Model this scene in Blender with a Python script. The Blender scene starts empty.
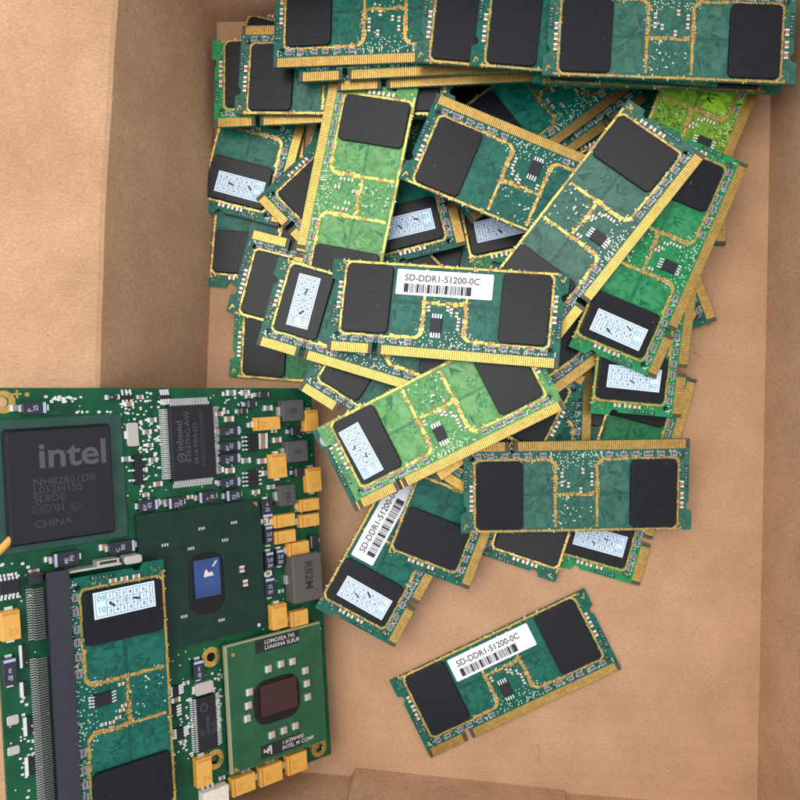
import bpy, math, random
from mathutils import Matrix, Vector
rnd = random.Random(7)
# ------------------------------------------------------------------ camera, light, exposure
# 1 unit = 1 cm; all helper coordinates below are millimetres (MM)
MM = 0.1
sc = bpy.context.scene
TILT = math.radians(4.5); CAM_H = 252.0; FOC = 800.0
AX_D = Vector((-math.sin(TILT), 0, -math.cos(TILT)))
AX_R = Vector((math.cos(TILT), 0, -math.sin(TILT)))
AX_U = Vector((0, 1, 0))
cam_data = bpy.data.cameras.new('camera'); cam_data.sensor_width = 36; cam_data.lens = 36
cam_data.clip_start = 0.5; cam_data.clip_end = 1000
cam = bpy.data.objects.new('camera', cam_data); sc.collection.objects.link(cam)
m = Matrix.Identity(4)
for i in range(3):
    m[i][0] = AX_R[i]; m[i][1] = AX_U[i]; m[i][2] = -AX_D[i]
m[2][3] = CAM_H * MM
cam.matrix_world = m
sc.camera = cam
world = bpy.data.worlds.new('World'); sc.world = world; world.use_nodes = True
wn = world.node_tree; bg = wn.nodes['Background']
# room light gradient, shaped for reflections and fill: brighter up and left, darker right
w_tc = wn.nodes.new('ShaderNodeTexCoord'); w_dot = wn.nodes.new('ShaderNodeVectorMath'); w_dot.operation = 'DOT_PRODUCT'
w_dot.inputs[1].default_value = Vector((-0.38, 0.05, 0.92)).normalized()
w_rng = wn.nodes.new('ShaderNodeMapRange'); w_rng.inputs['From Min'].default_value = -0.1; w_rng.inputs['From Max'].default_value = 1.0
w_rng.inputs['To Min'].default_value = 0.85; w_rng.inputs['To Max'].default_value = 1.12
wn.links.new(w_tc.outputs['Generated'], w_dot.inputs[0]); wn.links.new(w_dot.outputs['Value'], w_rng.inputs['Value'])
wn.links.new(w_rng.outputs['Result'], bg.inputs['Strength'])
bg.inputs[0].default_value = (0.93, 0.96, 1.0, 1)
def lamp(name, loc, target, size, power, color):
    ld = bpy.data.lights.new(name, 'AREA'); ld.shape = 'RECTANGLE'; ld.size = size[0]; ld.size_y = size[1]
    ld.energy = power; ld.color = color
    o = bpy.data.objects.new(name, ld); sc.collection.objects.link(o)
    o.location = loc
    o.rotation_euler = (Vector(target) - Vector(loc)).to_track_quat('-Z', 'Y').to_euler()
    return o
lamp('ceiling_lamp', (-15, 9, 65), (0, -2, 0), (44, 44), 27500, (1.0, 0.95, 0.88))
sc.view_settings.view_transform = 'Standard'; sc.view_settings.look = 'None'
sc.view_settings.exposure = 0.12; sc.view_settings.gamma = 1.0

# ------------------------------------------------------------------ helpers
COL = sc.collection
def ray(px, py):
    return AX_D + (px - 400) / FOC * AX_R - (py - 400) / FOC * AX_U
def at_h(px, py, h):
    v = ray(px, py); return Vector((0, 0, CAM_H)) + v * ((h - CAM_H) / v[2])

class MB:
    """collects boxes, slabs, strips and text; builds ONE mesh object"""
    def __init__(s): s.v = []; s.f = []; s.m = []
    def poly(s, pts, mat=0):
        n = len(s.v); s.v += [tuple(p) for p in pts]; s.f.append(tuple(range(n, n + len(pts)))); s.m.append(mat)
    def quad(s, x0, x1, y0, y1, z, mat=0):
        s.poly([(x0, y0, z), (x1, y0, z), (x1, y1, z), (x0, y1, z)], mat)
    def box(s, x0, x1, y0, y1, z0, z1, mat=0, bottom=True):
        n = len(s.v)
        s.v += [(x0, y0, z0), (x1, y0, z0), (x1, y1, z0), (x0, y1, z0), (x0, y0, z1), (x1, y0, z1), (x1, y1, z1), (x0, y1, z1)]
        fs = [(4, 5, 6, 7), (0, 1, 5, 4), (1, 2, 6, 5), (2, 3, 7, 6), (3, 0, 4, 7)] + ([(3, 2, 1, 0)] if bottom else [])
        for f in fs: s.f.append(tuple(i + n for i in f)); s.m.append(mat)
    def rings(s, rings, mat=0, cap_bottom=True, cap_top=True, topmat=None):
        k = len(rings[0]); n = len(s.v)
        for r in rings: s.v += [tuple(p) for p in r]
        for j in range(len(rings) - 1):
            for i in range(k):
                a = n + j * k + i; b = n + j * k + (i + 1) % k
                s.f.append((a, b, b + k, a + k)); s.m.append(mat)
        if cap_top: s.f.append(tuple(n + (len(rings) - 1) * k + i for i in range(k))); s.m.append(mat if topmat is None else topmat)
        if cap_bottom: s.f.append(tuple(n + i for i in reversed(range(k)))); s.m.append(mat)
    def slab(s, cx, cy, w, h, r, z0, z1, bv=0.15, mat=0, seg=4, taper=0.0):
        def rr(ins, z):
            W = w / 2 - ins; H = h / 2 - ins; R = max(r - ins, 0.02); out = []
            for (sx, sy, a0) in ((1, 1, 0), (-1, 1, 90), (-1, -1, 180), (1, -1, 270)):
                for i in range(seg + 1):
                    a = math.radians(a0 + 90 * i / seg)
                    out.append((cx + sx * (W - R) + R * math.cos(a), cy + sy * (H - R) + R * math.sin(a), z))
            return out
        s.rings([rr(0, z0), rr(taper, z1 - bv), rr(taper + bv * 0.3, z1 - bv * 0.3), rr(taper + bv, z1)], mat)
    def disc(s, x, y, r, z, mat=0, n=8):
        s.poly([(x + r * math.cos(2 * math.pi * i / n), y + r * math.sin(2 * math.pi * i / n), z) for i in range(n)], mat)
    def ring(s, x, y, r0, r1, z, mat=0, n=28):
        for i in range(n):
            a = 2 * math.pi * i / n; b = 2 * math.pi * (i + 1) / n
            s.poly([(x + r0 * math.cos(a), y + r0 * math.sin(a), z), (x + r1 * math.cos(a), y + r1 * math.sin(a), z),
                    (x + r1 * math.cos(b), y + r1 * math.sin(b), z), (x + r0 * math.cos(b), y + r0 * math.sin(b), z)], mat)
    def seg(s, x0, y0, x1, y1, w, z, mat=0):
        dx, dy = x1 - x0, y1 - y0; l = math.hypot(dx, dy) or 1; nx, ny = -dy / l * w / 2, dx / l * w / 2
        s.poly([(x0 - nx, y0 - ny, z), (x1 - nx, y1 - ny, z), (x1 + nx, y1 + ny, z), (x0 + nx, y0 + ny, z)], mat)
    def text(s, txt, x, y, size, z, mat=0, rot=0, bold=0.0, sx=1.0, align='LEFT'):
        """size = cap height in mm; (x, y) baseline start; rot in degrees"""
        vs, fs = text_mesh(txt, bold, align)
        k = size / 0.70; c, sn = math.cos(math.radians(rot)), math.sin(math.radians(rot)); n = len(s.v)
        for (a, b) in vs:
            a *= k * sx; b *= k; s.v.append((x + a * c - b * sn, y + a * sn + b * c, z))
        for f in fs: s.f.append(tuple(i + n for i in f)); s.m.append(mat)
    def build(s, name, mats, parent=None, smooth=False):
        me = bpy.data.meshes.new(name)
        me.from_pydata([(a * MM, b * MM, c * MM) for a, b, c in s.v], [], s.f)
        for mt in mats: me.materials.append(mt)
        me.polygons.foreach_set('material_index', s.m)
        if smooth: me.polygons.foreach_set('use_smooth', [True] * len(s.f))
        me.update()
        o = bpy.data.objects.new(name, me); COL.objects.link(o)
        if parent is not None: o.parent = parent
        return o
_tc = {}
def text_mesh(txt, bold, align):
    key = (txt, bold, align)
    if key not in _tc:
        cu = bpy.data.curves.new('t', 'FONT'); cu.body = txt; cu.resolution_u = 3; cu.align_x = align; cu.offset = bold
        o = bpy.data.objects.new('t', cu); COL.objects.link(o)
        me = bpy.data.meshes.new_from_object(o.evaluated_get(bpy.context.evaluated_depsgraph_get()))
        _tc[key] = ([(v.co.x, v.co.y) for v in me.vertices], [tuple(p.vertices) for p in me.polygons])
        bpy.data.objects.remove(o); bpy.data.curves.remove(cu); bpy.data.meshes.remove(me)
    return _tc[key]
def empty(name, mat=None, parent=None):
    o = bpy.data.objects.new(name, None); COL.objects.link(o); o.empty_display_size = 0.5
    if parent is not None: o.parent = parent
    if mat is not None: o.matrix_world = mat
    return o
KIDS = {}
def children(o): return list(o.children)
def copy_tree(o, parent=None):
    c = o.copy(); COL.objects.link(c); c.parent = parent
    for ch in children(o): copy_tree(ch, c)
    return c

# ------------------------------------------------------------------ materials
def mat(name, color, rough=0.5, metal=0.0, spec=0.5, noise=0.0, nscale=20.0, bump=0.0, bscale=60.0, stretch=None, coat=0.0, color2=None):
    mt = bpy.data.materials.new(name); mt.use_nodes = True
    nt = mt.node_tree; b = nt.nodes['Principled BSDF']
    b.inputs['Base Color'].default_value = (*color, 1); b.inputs['Roughness'].default_value = rough
    b.inputs['Metallic'].default_value = metal; b.inputs['Specular IOR Level'].default_value = spec
    b.inputs['Coat Weight'].default_value = coat; b.inputs['Coat Roughness'].default_value = 0.15
    tc = nt.nodes.new('ShaderNodeTexCoord'); src = tc.outputs['Object']
    if stretch:
        mp = nt.nodes.new('ShaderNodeMapping'); mp.inputs['Scale'].default_value = stretch
        nt.links.new(src, mp.inputs[0]); src = mp.outputs[0]
    if noise > 0:
        n = nt.nodes.new('ShaderNodeTexNoise'); n.inputs['Scale'].default_value = nscale; n.inputs['Detail'].default_value = 4
        nt.links.new(src, n.inputs['Vector'])
        r = nt.nodes.new('ShaderNodeValToRGB'); r.color_ramp.elements[0].position = 0.32; r.color_ramp.elements[1].position = 0.68
        c2 = color2 or tuple(min(1, c * (1 + noise)) for c in color)
        r.color_ramp.elements[0].color = (*[c * (1 - noise) for c in color], 1); r.color_ramp.elements[1].color = (*c2, 1)
        nt.links.new(n.outputs['Fac'], r.inputs[0]); nt.links.new(r.outputs[0], b.inputs['Base Color'])
    if bump > 0:
        n2 = nt.nodes.new('ShaderNodeTexNoise'); n2.inputs['Scale'].default_value = bscale; n2.inputs['Detail'].default_value = 3
        nt.links.new(src, n2.inputs['Vector'])
        bp = nt.nodes.new('ShaderNodeBump'); bp.inputs['Strength'].default_value = bump; bp.inputs['Distance'].default_value = 0.01
        nt.links.new(n2.outputs['Fac'], bp.inputs['Height']); nt.links.new(bp.outputs[0], b.inputs['Normal'])
    return mt
def cardboard(name, along):
    """kraft board: soft mottling, fine fibres, sparse dark and pale flecks, faint flute lines"""
    mt = bpy.data.materials.new(name); mt.use_nodes = True
    nt = mt.node_tree; b = nt.nodes['Principled BSDF']; L = nt.links.new
    b.inputs['Roughness'].default_value = 0.85; b.inputs['Specular IOR Level'].default_value = 0.18
    tc = nt.nodes.new('ShaderNodeTexCoord')
    def noise(scale, detail, st=(1, 1, 1), rough=0.55):
        mp = nt.nodes.new('ShaderNodeMapping'); mp.inputs['Scale'].default_value = st; L(tc.outputs['Object'], mp.inputs[0])
        n = nt.nodes.new('ShaderNodeTexNoise'); n.inputs['Scale'].default_value = scale; n.inputs['Detail'].default_value = detail
        n.inputs['Roughness'].default_value = rough; L(mp.outputs[0], n.inputs['Vector']); return n.outputs['Fac']
    def ramp(src, stops):
        r = nt.nodes.new('ShaderNodeValToRGB'); e = r.color_ramp.elements
        e[0].position, e[0].color = stops[0][0], (*stops[0][1], 1); e[1].position, e[1].color = stops[1][0], (*stops[1][1], 1)
        L(src, r.inputs[0]); return r.outputs[0]
    def mix(mode, f, a, c):
        x = nt.nodes.new('ShaderNodeMix'); x.data_type = 'RGBA'; x.blend_type = mode; x.inputs['Factor'].default_value = f
        L(a, x.inputs['A']); L(c, x.inputs['B']); return x.outputs['Result']
    st = (1, 3.0, 1) if along == 'x' else (3.0, 1, 1)
    base = ramp(noise(0.5, 7, (1, 1, 1), .62), [(0.3, (0.420, 0.248, 0.143)), (0.7, (0.528, 0.320, 0.192))])
    fib = ramp(noise(9, 5, st, 0.7), [(0.3, (0.74, 0.72, 0.70)), (0.7, (1.18, 1.18, 1.18))])
    fine = ramp(noise(26, 3), [(0.3, (0.80, 0.79, 0.78)), (0.72, (1.14, 1.14, 1.14))])
    dark = ramp(noise(6.3, 2), [(0.235, (0.52, 0.47, 0.42)), (0.27, (1, 1, 1))])
    c = mix('MULTIPLY', 0.75, base, fib); c = mix('MULTIPLY', 0.8, c, fine); c = mix('MULTIPLY', 0.8, c, dark)
    L(c, b.inputs['Base Color'])
    bp = nt.nodes.new('ShaderNodeBump'); bp.inputs['Strength'].default_value = 0.35; bp.inputs['Distance'].default_value = 0.02
    L(noise(14, 4, st), bp.inputs['Height'])
    w = nt.nodes.new('ShaderNodeTexWave'); w.bands_direction = 'Y' if along == 'x' else 'X'; w.inputs['Scale'].default_value = 0.75
    w.inputs['Distortion'].default_value = 0.6; L(tc.outputs['Object'], w.inputs['Vector'])
    b2 = nt.nodes.new('ShaderNodeBump'); b2.inputs['Strength'].default_value = 0.13; b2.inputs['Distance'].default_value = 0.05
    L(w.outputs['Fac'], b2.inputs['Height']); L(bp.outputs[0], b2.inputs['Normal']); L(b2.outputs[0], b.inputs['Normal'])
    return mt
CARD = cardboard('cardboard', 'x'); CARD_Y = cardboard('cardboard_cross', 'y')
CARD_EDGE = mat('cardboard_edge', (0.27, 0.16, 0.09), 0.9, noise=0.35, nscale=12, stretch=(6, 6, 1))
GOLD = mat('gold_plating', (0.52, 0.32, 0.082), 0.34, 0.82, noise=0.20, nscale=9)
GOLD_DULL = mat('worn_gold', (0.40, 0.24, 0.075), 0.5, 0.55, noise=0.25, nscale=14)
BROWN = mat('bare_contact', (0.06, 0.035, 0.02), 0.5)
TAN = mat('contact_gap', (0.13, 0.075, 0.025), 0.55, 0.2)
SOLDER = mat('solder', (0.78, 0.78, 0.76), 0.3, 0.7)
DOT = mat('via_pad', (0.62, 0.66, 0.52), 0.4, 0.2)
CHIP = mat('black_film', (0.0042, 0.0044, 0.0080), 0.38, spec=0.26, noise=0.35, nscale=5, bump=0.22, bscale=6, stretch=(0.35, 3.5, 1))
MOULD = mat('moulded_package', (0.0085, 0.0085, 0.0125), 0.5, spec=0.36, noise=0.15, nscale=30, bump=0.1, bscale=90)
def add_specks(mt, scale, thr, col):
    nt = mt.node_tree; b = nt.nodes['Principled BSDF']; src = b.inputs['Base Color'].links[0].from_socket
    oi = nt.nodes.new('ShaderNodeObjectInfo'); tc = nt.nodes.new('ShaderNodeTexCoord'); va = nt.nodes.new('ShaderNodeVectorMath'); va.operation = 'ADD'
    sc_ = nt.nodes.new('ShaderNodeVectorMath'); sc_.operation = 'SCALE'; sc_.inputs['Scale'].default_value = 37.0
    cb = nt.nodes.new('ShaderNodeCombineXYZ')
    for i in range(3): nt.links.new(oi.outputs['Random'], cb.inputs[i])
    nt.links.new(cb.outputs[0], sc_.inputs[0]); nt.links.new(tc.outputs['Object'], va.inputs[0]); nt.links.new(sc_.outputs[0], va.inputs[1])
    n = nt.nodes.new('ShaderNodeTexNoise'); n.inputs['Scale'].default_value = scale; n.inputs['Detail'].default_value = 3; nt.links.new(va.outputs[0], n.inputs['Vector'])
    r = nt.nodes.new('ShaderNodeMapRange'); r.inputs['From Min'].default_value = thr; r.inputs['From Max'].default_value = thr + .05; nt.links.new(n.outputs['Fac'], r.inputs['Value'])
    x = nt.nodes.new('ShaderNodeMix'); x.data_type = 'RGBA'; nt.links.new(r.outputs[0], x.inputs['Factor']); nt.links.new(src, x.inputs['A']); x.inputs['B'].default_value = (*col, 1)
    nt.links.new(x.outputs['Result'], b.inputs['Base Color'])
add_specks(CHIP, 6.0, .735, (.10, .095, .09))
PACK = mat('resistor_pack', (0.19, 0.18, 0.20), 0.5, noise=0.3, nscale=18)
BODY = mat('ceramic_body', (0.30, 0.17, 0.09), 0.5)
PAPER = mat('white_paper', (0.80, 0.81, 0.87), 0.6, noise=0.03, nscale=8)
PAPERB = mat('pale_blue_paper', (0.62, 0.75, 0.90), 0.55, noise=0.04, nscale=8)
INKB = mat('blue_ink', (0.07, 0.13, 0.24), 0.6)
INKL = mat('light_blue_ink', (0.13, 0.36, 0.60), 0.6)
INK = mat('black_ink', (0.018, 0.018, 0.02), 0.6)
TANT = mat('orange_tantalum', (0.64, 0.335, 0.06), 0.42, noise=0.06, nscale=10)
TANTM = mat('tantalum_mark', (0.50, 0.19, 0.02), 0.5)
GREY = mat('grey_ferrite', (0.066, 0.062, 0.064), 0.55, noise=0.12, nscale=16, bump=0.15, bscale=60)
GREYB = mat('brown_grey_ferrite', (0.085, 0.074, 0.066), 0.5, noise=0.10, nscale=16, bump=0.1, bscale=50)
BLACKCAP = mat('black_capacitor', (0.012, 0.013, 0.022), 0.4)
STRIPE = mat('pale_blue_stripe', (0.36, 0.42, 0.58), 0.5)
MARK = mat('laser_mark', (0.066, 0.066, 0.072), 0.6)
MARKF = mat('faint_laser_mark', (0.036, 0.037, 0.042), 0.6)
MARKW = mat('pale_print', (0.50, 0.48, 0.48), 0.6)
NAVY = mat('navy_plastic', (0.022, 0.022, 0.032), 0.5, spec=0.4, noise=0.1, nscale=4)
DIEB = mat('silicon_blue_reflection', (0.010, 0.042, 0.165), 0.12, spec=0.6, noise=0.35, nscale=1.3)  # dark glossy die; the blue is a reflection painted into the base colour
DIEBR = mat('silicon_brown_reflection', (0.040, 0.010, 0.006), 0.10, spec=0.35)  # red-brown base colour stands in for the cardboard mirrored in the die
UNDER = mat('underfill', (0.010, 0.0075, 0.0075), 0.45, spec=0.25)
SUBD = mat('dark_substrate', (0.006, 0.026, 0.019), 0.42, spec=0.25, noise=0.2, nscale=2)
SUBG = mat('green_substrate', (0.020, 0.088, 0.042), 0.42, spec=0.2, noise=0.14, nscale=2)
SUBE = mat('substrate_edge', (0.26, 0.28, 0.15), 0.5)
LABELK = mat('black_label', (0.010, 0.007, 0.007), 0.6)
CREAMP = mat('cream_plastic', (0.66, 0.60, 0.52), 0.5, noise=0.1, nscale=10)
SILV = mat('silver_can', (0.50, 0.46, 0.42), 0.38, 0.5)
def mask_set(name, base, lite, dark):
    return (mat(name + '_mask', base, 0.36, spec=0.24, noise=0.26, nscale=7, bump=0.05, bscale=40),
            mat(name + '_pour', lite, 0.34, spec=0.24, noise=0.12, nscale=5),
            mat(name + '_trace', dark, 0.38, spec=0.24, noise=0.2, nscale=9))
MASKS = {
 'teal':  mask_set('teal', (0.003, 0.092, 0.064), (0.008, 0.118, 0.085), (0.002, 0.052, 0.046)),
 'grey':  mask_set('grey_teal', (0.026, 0.105, 0.076), (0.042, 0.128, 0.095), (0.013, 0.062, 0.054)),
 'green': mask_set('green', (0.012, 0.190, 0.064), (0.030, 0.235, 0.090), (0.006, 0.095, 0.050)),
 'light': mask_set('light_green', (0.088, 0.272, 0.080), (0.138, 0.335, 0.115), (0.022, 0.150, 0.070)),
 'lime':  mask_set('lime_green', (0.125, 0.260, 0.016), (0.230, 0.470, 0.022), (0.030, 0.062, 0.018)),
}
# ------------------------------------------------------------------ memory modules
L, W = 67.6, 27.0
ZT = 0.5
def board_outline(notch_x):
    """outline with side notches, inset lower ends and connector key slot, as (x, y) mm"""
    def arc(cx, cy, r, a0, a1, n=6):
        return [(cx + r * math.cos(math.radians(a0 + (a1 - a0) * i / n)), cy + r * math.sin(math.radians(a0 + (a1 - a0) * i / n))) for i in range(n + 1)]
    hw, hh = L / 2, W / 2
    p = [(-hw + .9, -hh)]
    p += [(notch_x - .8, -hh)] + arc(notch_x, -hh + 3.0, .8, 180, 0) + [(notch_x + .8, -hh)]
    p += [(hw - .9, -hh), (hw - .9, 4.6)] + arc(hw - .5, 6.4, 1.25, 250, 110) + [(hw, 7.9), (hw, hh)]
    p += [(-hw, hh), (-hw, 7.9)] + arc(-hw + .5, 6.4, 1.25, 70, -70) + [(-hw + .9, 4.6)]
    return p
def sheet_with_holes(outline, holes, half):
    cu = bpy.data.curves.new('o', 'CURVE'); cu.dimensions = '2D'; cu.fill_mode = 'BOTH'; cu.extrude = half * MM
    for pts in [outline] + [[(x + r * math.cos(2 * math.pi * i / 14), y + r * math.sin(2 * math.pi * i / 14)) for i in range(14)] for x, y, r in holes]:
        sp = cu.splines.new('POLY'); sp.points.add(len(pts) - 1); sp.use_cyclic_u = True
        for q, (x, y) in zip(sp.points, pts): q.co = (x * MM, y * MM, 0, 1)
    o = bpy.data.objects.new('o', cu); COL.objects.link(o)
    me = bpy.data.meshes.new_from_object(o.evaluated_get(bpy.context.evaluated_depsgraph_get()))
    r = ([tuple(c / MM for c in v.co) for v in me.vertices], [tuple(p.vertices) for p in me.polygons])
    bpy.data.objects.remove(o); bpy.data.curves.remove(cu); bpy.data.meshes.remove(me)
    return r
def gold_run(b, x0, y0, x1, y1, w, z, seed, gap=0.06, jag=0.22):
    """ragged gold pour from (x0,y0) to (x1,y1) with small breaks"""
    q = random.Random(seed); l = math.hypot(x1 - x0, y1 - y0); t = 0.0; ux, uy = (x1 - x0) / l, (y1 - y0) / l
    while t < l:
        s = min(q.uniform(.5, 2.4), l - t)
        j = q.uniform(-jag, jag) * .5; ww = w * q.uniform(1 - jag, 1 + jag)
        ox, oy = -uy * j, ux * j
        b.seg(x0 + ux * t + ox, y0 + uy * t + oy, x0 + ux * (t + s) + ox, y0 + uy * (t + s) + oy, ww, z + q.uniform(0, .012), 3 if q.random() > .3 else 6)
        for _ in range(2):
            if q.random() > .3: continue
            k = q.choice((-1, 1)); b.seg(x0 + ux * (t + .3) - uy * k * w * .4, y0 + uy * (t + .3) + ux * k * w * .4, x0 + ux * (t + .3) - uy * k * (w * .5 + q.uniform(.2, .6)), y0 + uy * (t + .3) + ux * k * (w * .5 + q.uniform(.2, .6)), q.uniform(.2, .45), z - .004 - .003 * _, q.choice((3, 6, 4)))
        t += s + (q.uniform(.1, .28) if q.random() < gap * 6 else 0)
def make_board(face, parent, seed):
    q = random.Random(seed)
    nx = -18.9 if face == 'front' else 18.9
    b = MB()
    v, f = sheet_with_holes(board_outline(nx), [(-30.4, -8.6, .62), (30.4, -8.6, .62)], .5)
    b.v += v; b.f += f; b.m += [0] * len(f)
    # copper pours seen through the mask in the bare chip sites: jittered triangles
    for s in (-1, 1):
        xs = [7.2, 9.0, 11.2, 13.2, 15.2]; ys = [-6.8, -3.6, -.2, 1.6, 2.9, 4.4, 8.2, 12.0]
        P = [[(s * (x + (q.uniform(-.8, .8) if 0 < i < 4 else 0)), y + (q.uniform(-.9, .9) if 0 < j < 7 and j not in (3, 4) else 0)) for j, y in enumerate(ys)] for i, x in enumerate(xs)]
        for i in range(4):
            for j in range(7):
                if j == 3: continue
                a, c, d, e = P[i][j], P[i + 1][j], P[i + 1][j + 1], P[i][j + 1]
                tri = [(a, c, d), (a, d, e)] if q.random() < .5 else [(a, c, e), (c, d, e)]
                for T in tri:
                    k = q.random()
                    if k < .55: b.poly([(x, y, ZT + .010) for x, y in (T if s > 0 else T[::-1])], 1 if k < .48 else 2)
        # meander (delay line) across the site
        x = 6.9
        while x < 15.3:
            b.seg(s * x, 1.75, s * (x + .3), 2.65, .16, ZT + .016, 2); b.seg(s * (x + .3), 2.65, s * (x + .6), 1.75, .16, ZT + .018, 2); x += .6
        for k in range(26):
            x = q.uniform(7.2, 15.0); y = q.choice((q.uniform(-6.3, 1.2), q.uniform(3.2, 11.8)))
            b.disc(s * x, y, q.uniform(.10, .2), ZT + .02, 2)
        for cx_, cy_ in ((q.uniform(8, 14), q.uniform(-5, 0)), (q.uniform(8, 14), q.uniform(5, 11))):
            for k in range(16):
                a = q.choice((0, 45, 90, 135)); x = min(14.6, max(7.4, q.gauss(cx_, 1.0))); y = q.gauss(cy_, .9); l = q.uniform(.3, .9)
                if not (-6.3 < y < 1.2 or 3.2 < y < 11.4): continue
                b.seg(s * x, y, s * (x + l * math.cos(math.radians(a))), y + l * math.sin(math.radians(a)), q.uniform(.15, .4), ZT + .027 + k * .0004, 2)
        for k in range(9):
            x = q.uniform(7.2, 14); y = q.choice((q.uniform(-6, .5), q.uniform(3.5, 11)))
            dx, dy = q.choice(((1, 1), (1, -1), (1, 0), (0, 1))); l = q.uniform(.8, 2.2)
            b.seg(s * x, y, s * (x + dx * l), y + dy * l, .14, ZT + .022 + k * .0004, 2 if q.random() < .6 else 1)
    # busy squiggles in the middle block and around the parts
    for k in range(170):
        x = q.uniform(-4.9, 4.9); y = q.uniform(3.6, 11.8) if k < 110 else q.uniform(-7, 1.6)
        a = q.choice((0, 45, 90, 135)); l = q.uniform(.3, 1.1)
        b.seg(x, y, x + l * math.cos(math.radians(a)), y + l * math.sin(math.radians(a)), q.uniform(.15, .34), ZT + .024 + k * .0002, q.choice((2, 2, 2, 1, 1, 4 if q.random() < .3 else 1)))
    for k in range(64):
        b.disc(q.uniform(-4.9, 4.9), q.uniform(3.6, 11.8), q.uniform(.14, .34), ZT + .060 + k * .0002, q.choice((2, 2, 2, 1, 4)), 7)
    # fan-out between parts and fingers: short traces and bright vias
    for k in range(110):
        x = q.uniform(-32, 32)
        if abs(x - nx) < 1.2: continue
        y = -10.4; l = q.uniform(.5, 2.2); a = q.choice((90, 90, 60, 120))
        b.seg(x, y, x + l * math.cos(math.radians(a)), y + l * math.sin(math.radians(a)), .2, ZT + .012 + (k % 9) * .0008, q.choice((1, 2, 2, 4)))
    pts = []
    for k in range(420):
        if k < 210: x, y = q.uniform(-8, 8), q.uniform(-9.7, -5.5)
        else: x, y = q.uniform(-32.3, 32.3), q.uniform(-10.1, -8.7)
        if any((x - a) ** 2 + (y - c) ** 2 < .42 for a, c in pts): continue
        pts.append((x, y)); b.disc(x, y, q.uniform(.15, .24), ZT + .046, 4 if q.random() < .72 else 2, 7)
    # ends: little traces and pads
    for s in (-1, 1):
        for k in range(26):
            x = s * q.uniform(30.6, 32.5); y = q.choice((q.uniform(-7.4, 4), q.uniform(8.6, 12.8)))
            a = q.choice((0, 45, 90, 135)); l = q.uniform(.3, .9)
            if abs(x + l * math.cos(math.radians(a))) > 32.6: continue
            b.seg(x, y, x + l * math.cos(math.radians(a)), y + l * math.sin(math.radians(a)), .16, ZT + .012 + k * .0006, q.choice((1, 2, 2, 3)))
        b.quad(min(s * 31.5, s * 32.7), max(s * 31.5, s * 32.7), -5.8, .9, ZT + .032, 2)
        for i, ch in enumerate(('E', 'l', 'i', 'x', 'i', 'r')):
            b.text(ch, s * 32.1 + .35, -5.0 + i * .9, .62, ZT + .042, 4, rot=90)
        b.ring(s * 30.4, -8.6, .64, .95, ZT + .03, 2, 14)
        if s > 0: b.seg(31.6, 11.6, 32.3, 10.8, .28, ZT + .05, 3); b.seg(32.3, 10.8, 32.9, 12.4, .28, ZT + .055, 3)
    # gold lines
    zg = ZT + .068
    gold_run(b, -31, 13.02, 31, 13.02, .62, zg, seed + 1, .05, .12)
    for s in (-1, 1):
        gold_run(b, s * 29.75, 11.8, s * 29.75, -7.4, .56, zg, seed + 2 + s, .05, .12)
        b.seg(s * 29.75, 11.8, s * 28.4, 13.0, .55, zg + .014, 3); b.seg(s * 29.75, -7.3, s * 28.6, -8.2, .55, zg + .014, 3)
        gold_run(b, s * 28.7, -8.15, s * 15, -8.15, .52, zg, seed + 5 + s, .06, .2)
        gold_run(b, s * 15, -7.95, s * 7.4, -7.95, .8, zg, seed + 15 + s, .09, .3)
        b.seg(s * 7.6, -7.95, s * 6.05, -6.6, .95, zg + .014, 3)
        gold_run(b, s * 6.05, -6.7, s * 6.05, 3, 1.2, zg, seed + 8 + s, .05, .28)
        gold_run(b, s * 6.05, 3, s * 6.05, 12.0, .75, zg, seed + 28 + s, .04, .15)
        for k in range(30):
            b.disc(s * (6.05 + q.choice((-1, 1)) * q.uniform(.25, .75)), q.uniform(-6.4, 3), .17, zg + .03 + k * .0003, q.choice((2, 2, 4, 5)), 6)
    # crumbs of gold, solder and bare mask that break up the gold lines; thin trace bundles in the sites
    for k in range(230):
        w_ = k % 4; s = q.choice((-1, 1))
        if w_ == 0: x, y = s * (6.05 + q.gauss(0, .75)), q.uniform(-7, 12)
        elif w_ == 1: x, y = q.uniform(-5.6, 5.6), 2.4 + q.gauss(0, .7)
        elif w_ == 2: x, y = s * q.uniform(8, 29), -8.1 + q.gauss(0, .42)
        else: x, y = s * (30.2 + q.uniform(-.5, .7)), q.uniform(-7, 11)
        r_ = q.uniform(.10, .26); a = q.choice((0, 90))
        b.seg(x - r_ * (a == 0), y - r_ * (a == 90), x + r_ * (a == 0), y + r_ * (a == 90), q.uniform(.14, .3), ZT + .105 + k * .00012, q.choice((3, 6, 6, 2, 2, 0, 4, 5)))
    for s in (-1, 1):
        for g in range(5):
            x, y = q.uniform(7.4, 10), q.choice((q.uniform(-6.2, -1), q.uniform(4, 10.5))); sy_ = q.choice((-1, 1)); l1 = q.uniform(.8, 2.4); l2 = q.uniform(.6, 1.6)
            for i in range(q.choice((2, 3, 4))):
                yy = y + i * .34 * -sy_; z_ = ZT + .030 + g * .0015 + i * .0003
                if not (-6.6 < yy < 1.4 or 3.2 < yy < 11.8): continue
                b.seg(s * x, yy, s * (x + l1), yy, .13, z_, 1)
                ye = yy + sy_ * l2
                if -6.6 < ye < 1.4 or 3.2 < ye < 11.8: b.seg(s * (x + l1), yy, s * (x + l1 + l2), ye, .13, z_ + .0001, 1)
    gold_run(b, -5.2, 2.4, 5.2, 2.4, .8, zg, seed + 40, .14, .45)
    mk = MASKS['teal']
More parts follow.
